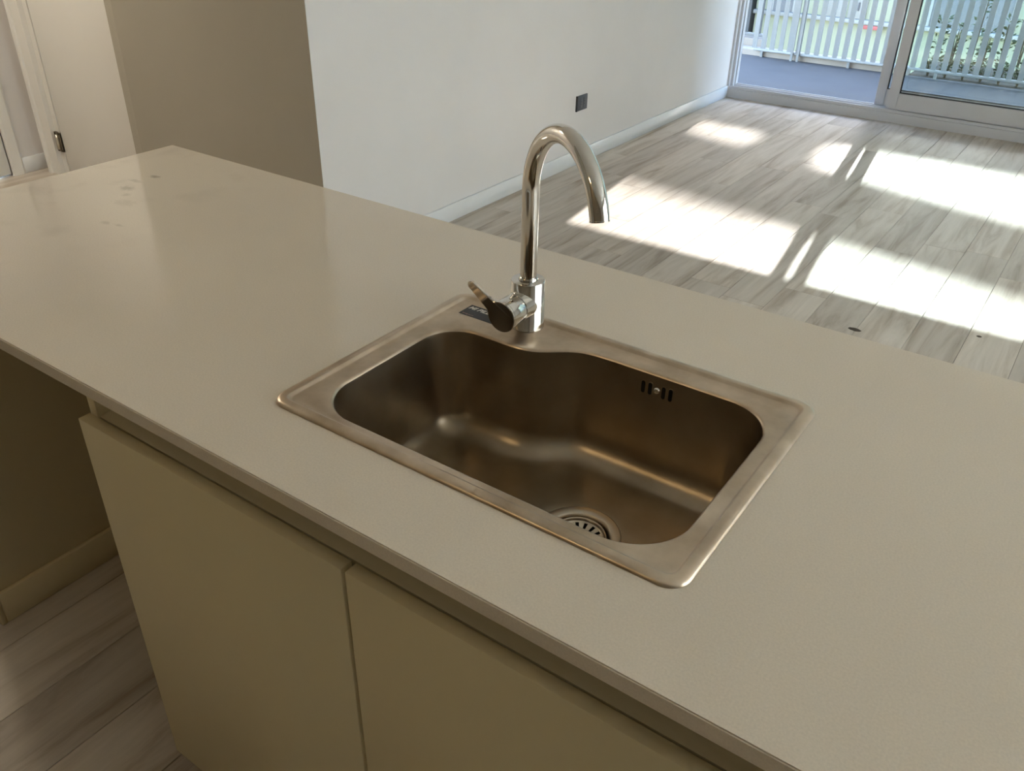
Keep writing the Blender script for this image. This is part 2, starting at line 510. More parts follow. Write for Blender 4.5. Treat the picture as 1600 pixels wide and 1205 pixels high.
# ------------------------------------------------------------------ sliding glass doors
win = empty('window_1', (XW, YWIN, 0))
tag(win, 'sliding glass doors in grey aluminium frame, left half open to balcony', 'window', kind='structure')
Y0 = YWIN
boxes('bottom_track', [(XW, 2.92, Y0, Y0 + 0.13, -0.005, 0.062), (XW, 2.92, Y0 + 0.012, Y0 + 0.02, 0.062, 0.082), (XW, 2.92, Y0 + 0.062, Y0 + 0.07, 0.062, 0.086), (XW, 2.92, Y0 + 0.102, Y0 + 0.112, 0.062, 0.0875)], M['alu'], win)
boxes('left_jamb', [(XW, XW + 0.016, Y0, Y0 + 0.13, 0.06, 2.36), (XW + 0.016, XW + 0.034, Y0 + 0.03, Y0 + 0.06, 0.06, 2.36), (XW + 0.016, XW + 0.034, Y0 + 0.085, Y0 + 0.125, 0.06, 2.36)], M['alu'], win)
boxes('head_rail', [(XW, 2.92, Y0, Y0 + 0.13, 2.345, 2.40)], M['alu'], win)
boxes('right_jamb', [(2.88, 2.92, Y0, Y0 + 0.13, 0.06, 2.345)], M['alu'], win)
def sash(x0, x1, y0, y1, stile=0.066):
    s = empty('sash', (x0 - XW, y0 - YWIN, 0))
    s.parent = win
    L0 = Vector((x0, y0, 0))
    def put(name, b, m, bev=0.003):
        bm = bmesh.new()
        add_box(bm, *b)
        if bev:
            bmesh.ops.bevel(bm, geom=bm.edges[:], offset=bev, segments=2, affect='EDGES')
        bmesh.ops.translate(bm, verts=bm.verts[:], vec=-L0)
        return mobj(name, bm, m, s)
    put('stile', (x0, x0 + stile, y0, y1, 0.088, 2.335), M['alu'])
    put('stile', (x1 - stile, x1, y0, y1, 0.088, 2.335), M['alu'])
    put('bottom_rail', (x0 + stile, x1 - stile, y0 + 0.002, y1 - 0.002, 0.088, 0.195), M['alu'])
    put('top_rail', (x0 + stile, x1 - stile, y0 + 0.002, y1 - 0.002, 2.26, 2.335), M['alu'])
    ym = (y0 + y1) / 2
    put('pane', (x0 + stile - 0.004, x1 - stile + 0.004, ym - 0.003, ym + 0.003, 0.19, 2.265), M['glass'], 0)
    g = 0.005
    bm = bmesh.new()
    for yy in (y0 + 0.008, y1 - 0.012):
        add_box(bm, x0 + stile - 0.001, x0 + stile + g, yy, yy + 0.004, 0.194, 2.261)
        add_box(bm, x1 - stile - g, x1 - stile + 0.001, yy, yy + 0.004, 0.194, 2.261)
        add_box(bm, x0 + stile, x1 - stile, yy, yy + 0.004, 0.194, 0.194 + g)
        add_box(bm, x0 + stile, x1 - stile, yy, yy + 0.004, 2.256, 2.261)
    bmesh.ops.translate(bm, verts=bm.verts[:], vec=-L0)
    mobj('gasket', bm, M['gasket'], s)
    return s
sash(-0.583, 0.60, Y0 + 0.004, Y0 + 0.044)
sash(-0.683, 0.52, Y0 + 0.088, Y0 + 0.126, 0.063)
sash(0.61, 1.75, Y0 + 0.004, Y0 + 0.044)
sash(1.72, 2.88, Y0 + 0.088, Y0 + 0.126)

# added unseen opening on the right: blinds spread warm fill light
win2 = empty('added_window', (XR, -0.1, 0.10))
tag(win2, 'added unseen window with cream blinds giving warm fill light from the right', 'window', kind='structure')
boxes('window_frame', [(XR + 0.01, XR + 0.07, -0.1, 3.2, 0.10, 0.16), (XR + 0.01, XR + 0.07, -0.1, 3.2, 2.34, 2.40)] + [(XR + 0.01, XR + 0.07, y_, y_ + 0.06, 0.16, 2.34) for y_ in (-0.1, 0.98, 2.06, 3.14)], M['alu'], win2)
for y_ in (-0.04, 1.04, 2.12):
    box('fill_blind', (XR + 0.045, XR + 0.046, y_, y_ + 1.02, 0.16, 2.34), M['fill_blind'], win2)

# ------------------------------------------------------------------ peninsula: half wall, panels, cabinets, worktop
YF, YBK, XL, XRT = -0.114, 0.641, -1.073, 2.05
M['half_wall'] = mat('cream_half_wall_paint', (0.66, 0.56, 0.36), 0.7, spec=0.3, noise=0.03, nscale=3)
hw = box('wall_peninsula', (-1.062, -0.945, -0.098, 0.60, 0, TOP - 0.0205), M['half_wall'])
tag(hw, 'low half wall carrying the left end of the worktop', 'wall', kind='structure')
pb = box('wall_peninsula_back', (-0.945, XRT - 0.02, 0.56, 0.60, 0, TOP - 0.0205), M['wall'])
tag(pb, 'low wall closing the peninsula towards the living room', 'wall', kind='structure')
baseboard('baseboard_peninsula', (-0.945, -0.932, -0.098, 0.56, 0.0, 0.083), 'baseboard on the half wall in the dark niche under the worktop', 'half_wall')
baseboard('baseboard_peninsula_end', (-1.075, -0.932, -0.111, -0.0985, 0.0, 0.083), 'baseboard wrapping the front end of the half wall', 'half_wall')

def cabinet(x0, x1, doors, label):
    c = empty('base_cabinet', (x0, -0.08, 0))
    tag(c, label, 'cabinet', 'base cabinets of the peninsula')
    t = 0.018
    for xx in (x0, x1 - t):
        box('side_panel', (xx, xx + t, -0.082, 0.555, 0.065, TOP - 0.021), M['melamine'], c, 0.0006, 1)
    box('bottom_panel', (x0 + t, x1 - t, -0.08, 0.555, 0.066, 0.084), M['melamine'], c)
    box('back_panel', (x0 + t, x1 - t, 0.545, 0.553, 0.085, TOP - 0.30), M['melamine'], c)
    box('toe_kick', (x0 + 0.002, x1 - 0.002, -0.03, -0.014, 0.0, 0.065), M['melamine'], c)
    bm = bmesh.new()
    pr = [(-0.0795, TOP - 0.112), (-0.0795, TOP - 0.091), (-0.070, TOP - 0.089)]
    for k in range(7):
        a = math.radians(-90 + 15 * k)
        pr.append((-0.070 + 0.030 * math.cos(a), TOP - 0.059 + 0.030 * math.sin(a)))
    pr += [(-0.040, TOP - 0.0215), (-0.038, TOP - 0.0215), (-0.038, TOP - 0.06)]
    for k in range(7):
        a = math.radians(0 - 15 * k)
        pr.append((-0.070 + 0.032 * math.cos(a), TOP - 0.059 + 0.032 * math.sin(a)))
    pr += [(-0.0775, TOP - 0.093), (-0.0775, TOP - 0.112)]
    prism(bm, pr, 'x', x0 + t, x1 - t)
    off(bm, c)
    autosmooth(mobj('finger_channel', bm, M['channel'], c), 40)
    n = doors
    wd_ = (x1 - x0) / n
    for i in range(n):
        box('door', (x0 + i * wd_ + (0.003 if i else 0.001), x0 + (i + 1) * wd_ - (0.003 if i < n - 1 else 0.001), -0.102, -0.0835, 0.066, TOP - 0.0885), M['melamine'], c, 0.0008, 1)
    return c
cabinet(-0.298, 0.745, 2, 'cream two-door base cabinet with handleless doors below the sink')
cabinet(0.747, 1.267, 1, 'cream single-door base cabinet right of the sink cabinet')

# worktop: one slab with a cut-out for the bowl
bm = bmesh.new()
xs = [XL, 0.03, 0.56, XRT]
ys = [YF, 0.02, 0.385, YBK]
def grid(z):
    return [[bm.verts.new((x, y, z)) for y in ys] for x in xs]
gt, gb = grid(TOP), grid(TOP - 0.02)
for i in range(3):
    for j in range(3):
        if (i, j) == (1, 1):
            continue
        bm.faces.new((gt[i][j], gt[i + 1][j], gt[i + 1][j + 1], gt[i][j + 1]))
        bm.faces.new((gb[i][j], gb[i][j + 1], gb[i + 1][j + 1], gb[i + 1][j]))
for i in range(3):
    for (j) in (0, 3):
        bm.faces.new((gt[i][j], gt[i + 1][j], gb[i + 1][j], gb[i][j]))
        bm.faces.new((gt[j][i], gt[j][i + 1], gb[j][i + 1], gb[j][i]))
for (a, b_, c_, d_) in ((1, 1, 2, 1), (1, 2, 2, 2), (1, 1, 1, 2), (2, 1, 2, 2)):
    bm.faces.new((gt[a][b_], gt[c_][d_], gb[c_][d_], gb[a][b_]))
bmesh.ops.recalc_face_normals(bm, faces=bm.faces[:])
be = [e for e in bm.edges if len(e.link_faces) == 2 and e.calc_face_angle(0) > 0.5 and all(v.co.z > TOP - 0.001 for v in e.verts) and (all(abs(v.co.y - YF) < 1e-4 for v in e.verts) or all(abs(v.co.y - YBK) < 1e-4 for v in e.verts) or all(abs(v.co.x - XL) < 1e-4 for v in e.verts))]
bmesh.ops.bevel(bm, geom=be, offset=0.0015, segments=2, affect='EDGES')
wt = empty('worktop', ((XL + XRT) / 2, (YF + YBK) / 2, TOP - 0.02))
tag(wt, 'long off-white polished quartz worktop with a cut-out sink', 'worktop')
off(bm, wt)
autosmooth(mobj('slab', bm, M['quartz'], wt), 30)

# ------------------------------------------------------------------ sink
def cr_loop(pts, n):
    """closed Catmull-Rom through pts, n samples"""
    out = []
    m = len(pts)
    for i in range(m):
        p0, p1, p2, p3 = [Vector(pts[(i + k) % m]) for k in (-1, 0, 1, 2)]
        for s in range(n):
            t = s / n
            out.append(0.5 * ((2 * p1) + (p2 - p0) * t + (2 * p0 - 5 * p1 + 4 * p2 - p3) * t * t + (3 * p1 - p0 - 3 * p2 + p3) * t ** 3))
    return out
SW, SDp = 0.5794, 0.4097
def rrect(x0, x1, y0, y1, rad, n=10):
    P = []
    for (cx_, cy_, a0) in ((x1 - rad, y0 + rad, -90), (x1 - rad, y1 - rad, 0), (x0 + rad, y1 - rad, 90), (x0 + rad, y0 + rad, 180)):
        for k in range(n + 1):
            a = math.radians(a0 + 90 * k / n)
            P.append(Vector((cx_ + rad * math.cos(a), cy_ + rad * math.sin(a))))
    return P
def arc(cx_, cy_, rad, a0, a1, n):
    return [(cx_ + rad * math.cos(math.radians(a0 + (a1 - a0) * k / n)), cy_ + rad * math.sin(math.radians(a0 + (a1 - a0) * k / n))) for k in range(n + 1)]
bx0, bx1, by0, by1 = 0.046, 0.543, 0.031, 0.361
bowl_pts = arc(bx1 - 0.072, by0 + 0.072, 0.072, -90, 0, 8) + arc(bx1 - 0.066, by1 - 0.066, 0.066, 0, 90, 8)
bowl_pts += [(0.43, 0.3612), (0.38, 0.3612), (0.33, 0.3612), (0.295, 0.3608), (0.268, 0.3585), (0.247, 0.3525), (0.228, 0.3395), (0.210, 0.3255), (0.192, 0.3155), (0.172, 0.3110), (0.150, 0.3100), (0.128, 0.3105)]
bowl_pts += arc(bx0 + 0.056, 0.310 - 0.056, 0.056, 95, 180, 7) + [(bx0, 0.21), (bx0, 0.16)]
bowl_pts += arc(bx0 + 0.068, by0 + 0.068, 0.068, 180, 270, 8) + [(0.18, by0), (0.25, by0), (0.33, by0), (0.41, by0)]
inner_raw = cr_loop([Vector(p) for p in bowl_pts], 6)
outer_raw = rrect(0, SW, 0, SDp, 0.026)
CEN = Vector((0.30, 0.19))
def polar(raw):
    """sorted (angle, radius) of a star-shaped loop, dense"""
    out = []
    m = len(raw)
    for i in range(m):
        a, b_ = raw[i], raw[(i + 1) % m]
        k = max(1, int((b_ - a).length / 0.002))
        for s in range(k):
            v = a.lerp(b_, s / k) - CEN
            out.append((math.atan2(v.y, v.x), v.length))
    return sorted(out)
def radius_at(pol, th):
    import bisect
    ks = [p[0] for p in pol]
    i = bisect.bisect(ks, th)
    a = pol[i - 1]
    b_ = pol[i % len(pol)]
    da = (b_[0] - a[0]) % (2 * math.pi)
    if da < 1e-9:
        return a[1]
    return a[1] + (b_[1] - a[1]) * (((th - a[0]) % (2 * math.pi)) / da)
def even(raw, n):
    m = len(raw)
    L = [0]
    for i in range(m):
        L.append(L[-1] + (raw[(i + 1) % m] - raw[i]).length)
    out = []
    j = 0
    for k in range(n):
        t = L[-1] * k / n
        while L[j + 1] < t:
            j += 1
        out.append(raw[j].lerp(raw[(j + 1) % m], (t - L[j]) / max(L[j + 1] - L[j], 1e-9)))
    return out
pin_, pout = polar(inner_raw), polar(outer_raw)
angs = [math.atan2((p - CEN).y, (p - CEN).x) for p in even(inner_raw, 200)] + [math.atan2((p - CEN).y, (p - CEN).x) for p in outer_raw]
angs = sorted(angs)
TH = [angs[0]]
for a in angs[1:]:
    if a - TH[-1] > 0.004:
        TH.append(a)
NT = len(TH)
inner = [CEN + Vector((math.cos(t), math.sin(t))) * radius_at(pin_, t) for t in TH]
def raw_offset(dd):
    ev = even(inner_raw, 420)
    n = len(ev)
    ns = []
    for i in range(n):
        t = ev[(i + 2) % n] - ev[i - 2]
        ns.append(Vector((-t.y, t.x)).normalized())
    for _ in range(6):
        ns = [(ns[i - 1] + ns[i] * 2 + ns[(i + 1) % n]).normalized() for i in range(n)]
    p = polar([ev[i] + ns[i] * dd for i in range(n)])
    return [CEN + Vector((math.cos(t), math.sin(t))) * radius_at(p, t) for t in TH]
_cache = {}
def inset(dd):
    if dd not in _cache:
        _cache[dd] = raw_offset(dd)
    return _cache[dd]
def outer_off(o_):
    p = polar(rrect(o_, SW - o_, o_, SDp - o_, max(0.026 - o_, 0.012)))
    return [CEN + Vector((math.cos(t), math.sin(t))) * radius_at(p, t) for t in TH]
DZ = -0.170
loops = [(outer_off(0.0), 0.0004), (outer_off(0.0008), 0.0026), (outer_off(0.0030), 0.0046), (outer_off(0.0070), 0.0054), (outer_off(0.0130), 0.0056), (outer_off(0.0152), 0.0050), (outer_off(0.0166), 0.0018), (outer_off(0.0190), 0.0008),
         ([outer_off(0.0190)[i].lerp(inset(-0.0035)[i], 0.5) for i in range(NT)], 0.0006), (inset(-0.0040), 0.0006), (inset(-0.0022), 0.0002), (inset(-0.0008), -0.0008), (inset(0.0004), -0.0028), (inset(0.0012), -0.007),
         (inset(0.0030), -0.040), (inset(0.0052), -0.080), (inset(0.0075), -0.122)]
FR = 0.040
for k in range(1, 10):
    a = math.radians(10 * k)
    loops.append((inset(0.0078 + FR * (1 - math.cos(a))), -0.130 - FR * math.sin(a) * 0.985))
DC = Vector((0.359, 0.193))
fl = inset(0.0078 + FR)
circ = []
for i in range(NT):
    v = (fl[i] - DC).normalized()
    circ.append(DC + v * 0.056)
for k in (0.25, 0.55, 0.85, 1.0):
    loops.append(([fl[i].lerp(circ[i], k) for i in range(NT)], DZ - 0.0030 * k))
loops.append(([DC + (circ[i] - DC) * 0.80 for i in range(NT)], DZ - 0.006))
loops.append(([DC + (circ[i] - DC) * 0.72 for i in range(NT)], DZ - 0.016))
sink = empty('kitchen_sink', (SW / 2, SDp / 2, TOP))
tag(sink, 'stained stainless steel drop-in single bowl sink set in the worktop', 'sink')
def shell(name, lps, m, floor_face=False):
    bm = bmesh.new()
    R_ = [[bm.verts.new((p.x, p.y, TOP + z)) for p in lp] for lp, z in lps]
    for a, b_ in zip(R_[:-1], R_[1:]):
        for i in range(NT):
            j = (i + 1) % NT
            bm.faces.new((a[i], a[j], b_[j], b_[i]))
    if floor_face:
        bm.faces.new(R_[-1])
    off(bm, sink)
    return mobj(name, bm, m, sink, True)
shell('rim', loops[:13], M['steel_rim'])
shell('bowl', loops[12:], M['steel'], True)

# drain: flange ring, basket rim and slotted strainer
bm = bmesh.new()
lathe(bm, [(0.0570, 0.0), (0.0566, 0.0016), (0.0550, 0.0022), (0.0450, 0.0012), (0.0430, 0.0004), (0.0415, -0.003), (0.0405, -0.010)], 64, Matrix.Translation((DC.x, DC.y, TOP + DZ - 0.003)))
off(bm, sink)
fl_o = mobj('drain_flange', bm, M['steel_drain'], sink, True)
zb = TOP + DZ - 0.006
bm = bmesh.new()
lathe(bm, [(0.0345, -0.003), (0.0350, 0.001), (0.0362, 0.0026), (0.0374, 0.0018), (0.0378, -0.003)], 64, Matrix.Translation((DC.x, DC.y, zb)))
nsl = 16
half = math.pi / nsl
def sec(r0, r1, a0, a1, z0, z1, n=3):
    A = [bm.verts.new((DC.x + r0 * math.cos(a0 + (a1 - a0) * k / n), DC.y + r0 * math.sin(a0 + (a1 - a0) * k / n), zb + z0)) for k in range(n + 1)]
    B = [bm.verts.new((DC.x + r1 * math.cos(a0 + (a1 - a0) * k / n), DC.y + r1 * math.sin(a0 + (a1 - a0) * k / n), zb + z1)) for k in range(n + 1)]
    for k in range(n):
        bm.faces.new((A[k], A[k + 1], B[k + 1], B[k]))
for k in range(nsl):
    a = 2 * math.pi * k / nsl
    sec(0.0325, 0.0347, a - half, a + half, -0.0035, -0.002)
    sec(0.0175, 0.0325, a - half * 0.60, a + half * 0.60, -0.0060, -0.0035)
    sec(0.004, 0.0175, a - half, a + half, -0.0064, -0.0060)
off(bm, sink)
st_o = mobj('strainer', bm, M['steel_drain'], sink, True)
bm = bmesh.new()
lathe(bm, [(0, 0.008), (0.003, 0.0075), (0.0045, 0.005), (0.004, 0.0), (0.0035, -0.006)], 16, Matrix.Translation((DC.x, DC.y, zb)))
off(bm, sink)
mobj('strainer_knob', bm, M['steel'], st_o, True).location = (0, 0, 0)
bm = bmesh.new()
lathe(bm, [(0, -0.0085), (0.040, -0.0085)], 48, Matrix.Translation((DC.x, DC.y, zb)))
off(bm, sink)
mobj('drain_well', bm, M['dark'], sink)

# overflow slots and screw on the far wall of the bowl
def wall_y(z):
    return 0.3612 - 0.0012 - (-z) * 0.055
def capsule(bm, xc, zc, w, h, y0, y1, n=8):
    P = []
    rr = w / 2
    for k in range(n + 1):
        a = math.pi * k / n
        P.append((xc + rr * math.cos(a), zc + h / 2 - rr + rr * math.sin(a)))
    for k in range(n + 1):
        a = math.pi + math.pi * k / n
        P.append((xc + rr * math.cos(a), zc - h / 2 + rr + rr * math.sin(a)))
    prism(bm, P, 'y', y0, y1)
zo = TOP - 0.0235
yo = wall_y(-0.0235)
for xx in (0.3535, 0.3640, 0.3845, 0.3950):
    bm = bmesh.new()
    capsule(bm, xx, zo, 0.0072, 0.0205, yo - 0.0006, yo + 0.004)
    off(bm, sink)
    s_ = mobj('overflow_slot_rim', bm, M['steel'], sink)
    bm = bmesh.new()
    capsule(bm, xx, zo, 0.0056, 0.0188, yo - 0.0009, yo + 0.004)
    off(bm, sink)
    mobj('slot_shade_plate', bm, M['dark'], s_)  # near-black plate stands for the shade inside the slot
bm = bmesh.new()
RX = Matrix.Rotation(math.pi / 2, 4, 'X')
lathe(bm, [(0, 0.0030), (0.0014, 0.0030), (0.0018, 0.0022), (0.0022, 0.0032), (0.0042, 0.0022), (0.0050, 0.0)], 24, Matrix.Translation((0.3742, yo, zo)) @ RX)
off(bm, sink)
mobj('overflow_screw', bm, M['chrome'], sink, True)

# label stuck on the rim behind the lever
zs = TOP + 0.00075
stk = box('label_sticker', (0.0385, 0.1120, 0.3455, 0.3795, zs - 0.0004, zs + 0.0002), M['sticker'], sink)
stk['label'] = 'black brand label with white italic lettering'
def lettering(name, body, x, y, size, mm, parent, shear=0.25, bold=0.0):
    cu = bpy.data.curves.new(name, 'FONT')
    cu.body = body
    cu.size = size
    cu.shear = shear
    cu.offset = bold
    cu.extrude = 0.00004
    to = bpy.data.objects.new(name, cu)
    COL.objects.link(to)
    dg = bpy.context.evaluated_depsgraph_get()
    me = bpy.data.meshes.new_from_object(to.evaluated_get(dg))
    bpy.data.objects.remove(to, do_unlink=True)
    me.materials.clear()
    me.materials.append(mm)
    o = bpy.data.objects.new(name, me)
    link(o, parent)
    l = sink.location
    o.location = (x - l.x, y - l.y, zs + 0.0003 - l.z)
    return o
lettering('lettering', 'MI PILETA', 0.0405, 0.3665, 0.0125, M['lettering'], stk, 0.3, 0.00035)
bm = bmesh.new()
for (xa, xb, ya, yb2) in ((0.0425, 0.0465, 0.3490, 0.3512), (0.0472, 0.0505, 0.3490, 0.3506), (0.0512, 0.0530, 0.3478, 0.3506), (0.0540, 0.0570, 0.3490, 0.3502), (0.0576, 0.0640, 0.3490, 0.3498)):
    add_box(bm, xa, xb, ya, yb2, zs + 0.0002, zs + 0.0003)
off(bm, sink)
mobj('small_print', bm, M['lettering_red'], stk)

# ------------------------------------------------------------------ faucet
FX, FY = 0.146, 0.375
FZ = TOP + 0.0010
fa = empty('faucet', (FX, FY, FZ))
tag(fa, 'polished chrome gooseneck mixer tap with side lever at the sink corner', 'faucet')
TR = Matrix.Translation((FX, FY, FZ))
bm = bmesh.new()
lathe(bm, [(0, 0.0), (0.0258, 0.0), (0.0258, 0.0015), (0.0250, 0.0028), (0.0250, 0.0735), (0.0243, 0.0746), (0.0146, 0.0750), (0.0144, 0.0730), (0, 0.0730)], 64, TR)
off(bm, fa)
autosmooth(mobj('body', bm, M['chrome'], fa), 40)
bm = bmesh.new()
lathe(bm, [(0.0124, 0.0732), (0.0140, 0.0735), (0.0140, 0.0775), (0.0130, 0.0790), (0.0120, 0.0790)], 40, TR)
off(bm, fa)
autosmooth(mobj('collar', bm, M['chrome'], fa), 40)
PHI, Z1, RS, AL = math.radians(-31.6), 0.208, 0.100, math.radians(166)
pts = [(FX, FY, FZ + 0.074 + (Z1 - 0.074) * k / 6) for k in range(6)]
NA = 44
for k in range(NA + 1):
    t = AL * k / NA
    h = RS - RS * math.cos(t)
    pts.append((FX + math.cos(PHI) * h, FY + math.sin(PHI) * h, FZ + Z1 + RS * math.sin(t)))
bm = bmesh.new()
rg = tube(bm, pts, 0.0122, 32, cap=False)
end, pre = Vector(pts[-1]), Vector(pts[-2])
tdir = (end - pre).normalized()
off(bm, fa)
spo = mobj('spout', bm, M['chrome'], fa, True)
# outlet rim and aerator at the cut end
q = tdir.to_track_quat('Z', 'Y').to_matrix().to_4x4()
bm = bmesh.new()
lathe(bm, [(0.0122, -0.0012), (0.0125, -0.0006), (0.0125, 0.0006), (0.0118, 0.0010), (0.0102, 0.0008), (0.0100, -0.004), (0, -0.004)], 32, Matrix.Translation(end) @ q)
off(bm, fa)
autosmooth(mobj('aerator', bm, M['chrome'], fa), 40)
# side cartridge, pointing to the front
LZ = FZ + 0.0405
RY = Matrix.Rotation(math.pi / 2, 4, 'X')           # local +z -> -y
TL = Matrix.Translation((FX + 0.001, FY, LZ)) @ RY
bm = bmesh.new()
lathe(bm, [(0, 0.008), (0.0222, 0.008), (0.0222, 0.0335), (0.0215, 0.0342), (0, 0.0342)], 48, TL)
off(bm, fa)
autosmooth(mobj('cartridge_housing', bm, M['chrome'], fa), 40)
bm = bmesh.new()
lathe(bm, [(0, 0.0342), (0.0205, 0.0342), (0.0205, 0.0358), (0, 0.0358)], 48, TL)
off(bm, fa)
mobj('seam_ring', bm, M['dark'], fa)
bm = bmesh.new()
lathe(bm, [(0, 0.0358), (0.0220, 0.0358), (0.0226, 0.0366), (0.0226, 0.0640), (0, 0.0640)], 48, TL)
off(bm, fa)
autosmooth(mobj('handle_hub', bm, M['chrome'], fa), 40)
# lever: round cap drawn out into a paddle that rises to the left
bm = bmesh.new()
tip = Vector((0.0935 - FX, 0.0775 - 0.0405 + 0.001))
ax = tip.normalized()
pn = Vector((-ax.y, ax.x))
Lp = tip.length
outl = []
for k in range(29):
    a = math.radians(38 + (360 - 76) * k / 28)
    outl.append(ax * (0.0230 * math.cos(a)) + pn * (0.0230 * math.sin(a)))
def half_w(s):
    return 0.0115 + (0.0072 - 0.0115) * min(1, max(0, (s - 0.0147) / (Lp - 0.0147)))
side = [0.0225, 0.030, 0.040, 0.050, Lp - 0.002]
lower = [ax * s + pn * (-(0.0102 - 0.0010 * i)) for i, s in enumerate(side)]
upper = [ax * s + pn * (0.0102 - 0.0010 * i) for i, s in enumerate(side)]
tr_ = 0.0062
tipc = [ax * (Lp - 0.002 + tr_ * math.sin(math.radians(t))) + pn * (-0.0062 * math.cos(math.radians(t))) for t in range(15, 180, 15)]
outl = outl + lower + tipc + upper[::-1]
pol = [(p.x, p.y) for p in outl]
def lev_y(p):                                       # paddle leans a little to the front
    s = max(0, p.dot(ax) - 0.016)
    return -0.0640 - 0.06 * s
A = [bm.verts.new((FX + 0.001 + p.x, FY + lev_y(p) + 0.0, LZ + p.y)) for p in outl]
B = [bm.verts.new((FX + 0.001 + p.x, FY + lev_y(p) - 0.0055, LZ + p.y)) for p in outl]
n_ = len(outl)
for i in range(n_):
    bm.faces.new((A[i], A[(i + 1) % n_], B[(i + 1) % n_], B[i]))
fA = bm.faces.new(A[::-1])
fB = bm.faces.new(B)
bmesh.ops.recalc_face_normals(bm, faces=bm.faces[:])
bmesh.ops.bevel(bm, geom=[e for e in fB.edges] + [e for e in fA.edges], offset=0.0010, segments=2, affect='EDGES')
off(bm, fa)
autosmooth(mobj('lever', bm, M['chrome'], fa), 35)

# ------------------------------------------------------------------ wall outlet
ot = empty('wall_socket', (XW, 3.705, 0.345))
tag(ot, 'dark grey wall socket plate low on the white living room wall', 'socket')
box('cover_plate', (XW, XW + 0.009, 3.650, 3.758, 0.305, 0.388), M['outlet'], ot, 0.002)
box('side_edge', (XW, XW + 0.0095, 3.6455, 3.6505, 0.304, 0.389), M['outlet_dark'], ot)
for yy in (3.675, 3.708):
    sm = box('socket_module', (XW + 0.008, XW + 0.0105, yy, yy + 0.028, 0.320, 0.374), M['outlet'], ot, 0.001, 1)
    bm = bmesh.new()
    for dz in (0.338, 0.352):
        add_box(bm, XW + 0.0104, XW + 0.0108, yy + 0.009, yy + 0.019, dz, dz + 0.003)
    off(bm, ot)
    mobj('pin_slot', bm, M['outlet_dark'], sm)

# ------------------------------------------------------------------ floor stains
def blot(x, y, rx, ry, label):
    bm = bmesh.new()
    ring = []
    for k in range(20):
        a = 2 * math.pi * k / 20
        w = 1 + random.uniform(-0.10, 0.10)
        ring.append((x + rx * w * math.cos(a), y + ry * w * math.sin(a)))
    prism(bm, ring, 'z', 0.0001, 0.0007)
    tag(mobj('floor_stain', bm, M['soil']), label, 'stain')
blot(0.197, 2.544, 0.024, 0.013, 'dark oval stain on the floor just beyond the worktop')
blot(0.594, 2.771, 0.009, 0.008, 'tiny dark spot on the floor near the right edge of the picture')

# ------------------------------------------------------------------ added lamps, out of view, that brighten kitchen and hall
def added_lamp(x, y, watt, col, label, rad=0.17):
    l = empty('added_lamp', (x, y, HC))
    tag(l, label, 'lamp', 'added ceiling lamps')
    bm = bmesh.new()
    lathe(bm, [(0, 0), (rad + 0.012, 0), (rad + 0.012, -0.03), (rad, -0.034), (rad, -0.02), (0, -0.02)], 40, Matrix.Translation((x, y, HC)))
    off(bm, l)
    autosmooth(mobj('lamp_base', bm, M['trim'], l), 40)
    bm = bmesh.new()
    prof = [(rad - 0.002, -0.022)] + [((rad - 0.002) * math.cos(math.radians(a)), -0.03 - 0.04 * math.sin(math.radians(a))) for a in range(0, 90, 15)] + [(0, -0.07)]
    lathe(bm, prof, 40, Matrix.Translation((x, y, HC)))
    off(bm, l)
    area = math.pi * rad * rad
    mobj('diffuser', bm, emit('added_diffuser_glow', col, watt / (math.pi * area * 6)), l, True)
added_lamp(-0.6, -1.85, FILL_KITCHEN, (1.0, 0.72, 0.38), 'added round ceiling lamp, unseen, that brightens the kitchen')
added_lamp(-3.35, 0.6, FILL_HALL, (1.0, 0.87, 0.68), 'added round ceiling lamp, unseen, that brightens the hall')

# ------------------------------------------------------------------ balcony
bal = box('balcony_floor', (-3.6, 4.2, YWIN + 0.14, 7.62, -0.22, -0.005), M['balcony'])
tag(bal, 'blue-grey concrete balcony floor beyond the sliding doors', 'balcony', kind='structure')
kb = box('balcony_kerb', (-3.6, -0.86, 7.62, 7.80, -0.22, 0.045), M['kerb'], None, 0.004)
tag(kb, 'low beige kerb along the balcony edge below the railing', 'kerb', kind='structure')
RYY = 7.60
ra = empty('balcony_railing', (-2.2, RYY, 0))
tag(ra, 'pale grey balcony railing of vertical flat slats', 'railing')
box('bottom_rail', (-2.22, 3.6, RYY - 0.018, RYY + 0.018, 0.046, 0.066), M['rail'], ra, 0.002, 1)
box('top_rail', (-2.22, 3.6, RYY - 0.025, RYY + 0.025, 1.00, 1.035), M['rail'], ra, 0.003, 1)
sl_me = None
x = -1.723 - 6 * 0.0825
while x < 3.58:
    if sl_me is None:
        bm = bmesh.new()
        add_box(bm, -0.021, 0.021, -0.006, 0.006, 0.066, 1.0)
        s_ = mobj('slat', bm, M['rail'], ra)
        sl_me = s_.data
    else:
        s_ = bpy.data.objects.new('slat', sl_me)
        link(s_, ra)
    s_.location = (x + 2.2, 0, 0)
    x += 0.0825
for px_ in (-2.14, -1.852, -1.796, -1.345, -0.62, 0.10, 0.82, 1.55, 2.3, 3.0):
    tall = px_ in (-1.852, -1.796, 0.10, 2.3)
    box('post' if tall else 'foot', (px_ - 0.011, px_ + 0.011, RYY - 0.030 if tall else RYY - 0.012, RYY + 0.012 if not tall else RYY - 0.0185, -0.005, 1.0 if tall else 0.046), M['rail'], ra)
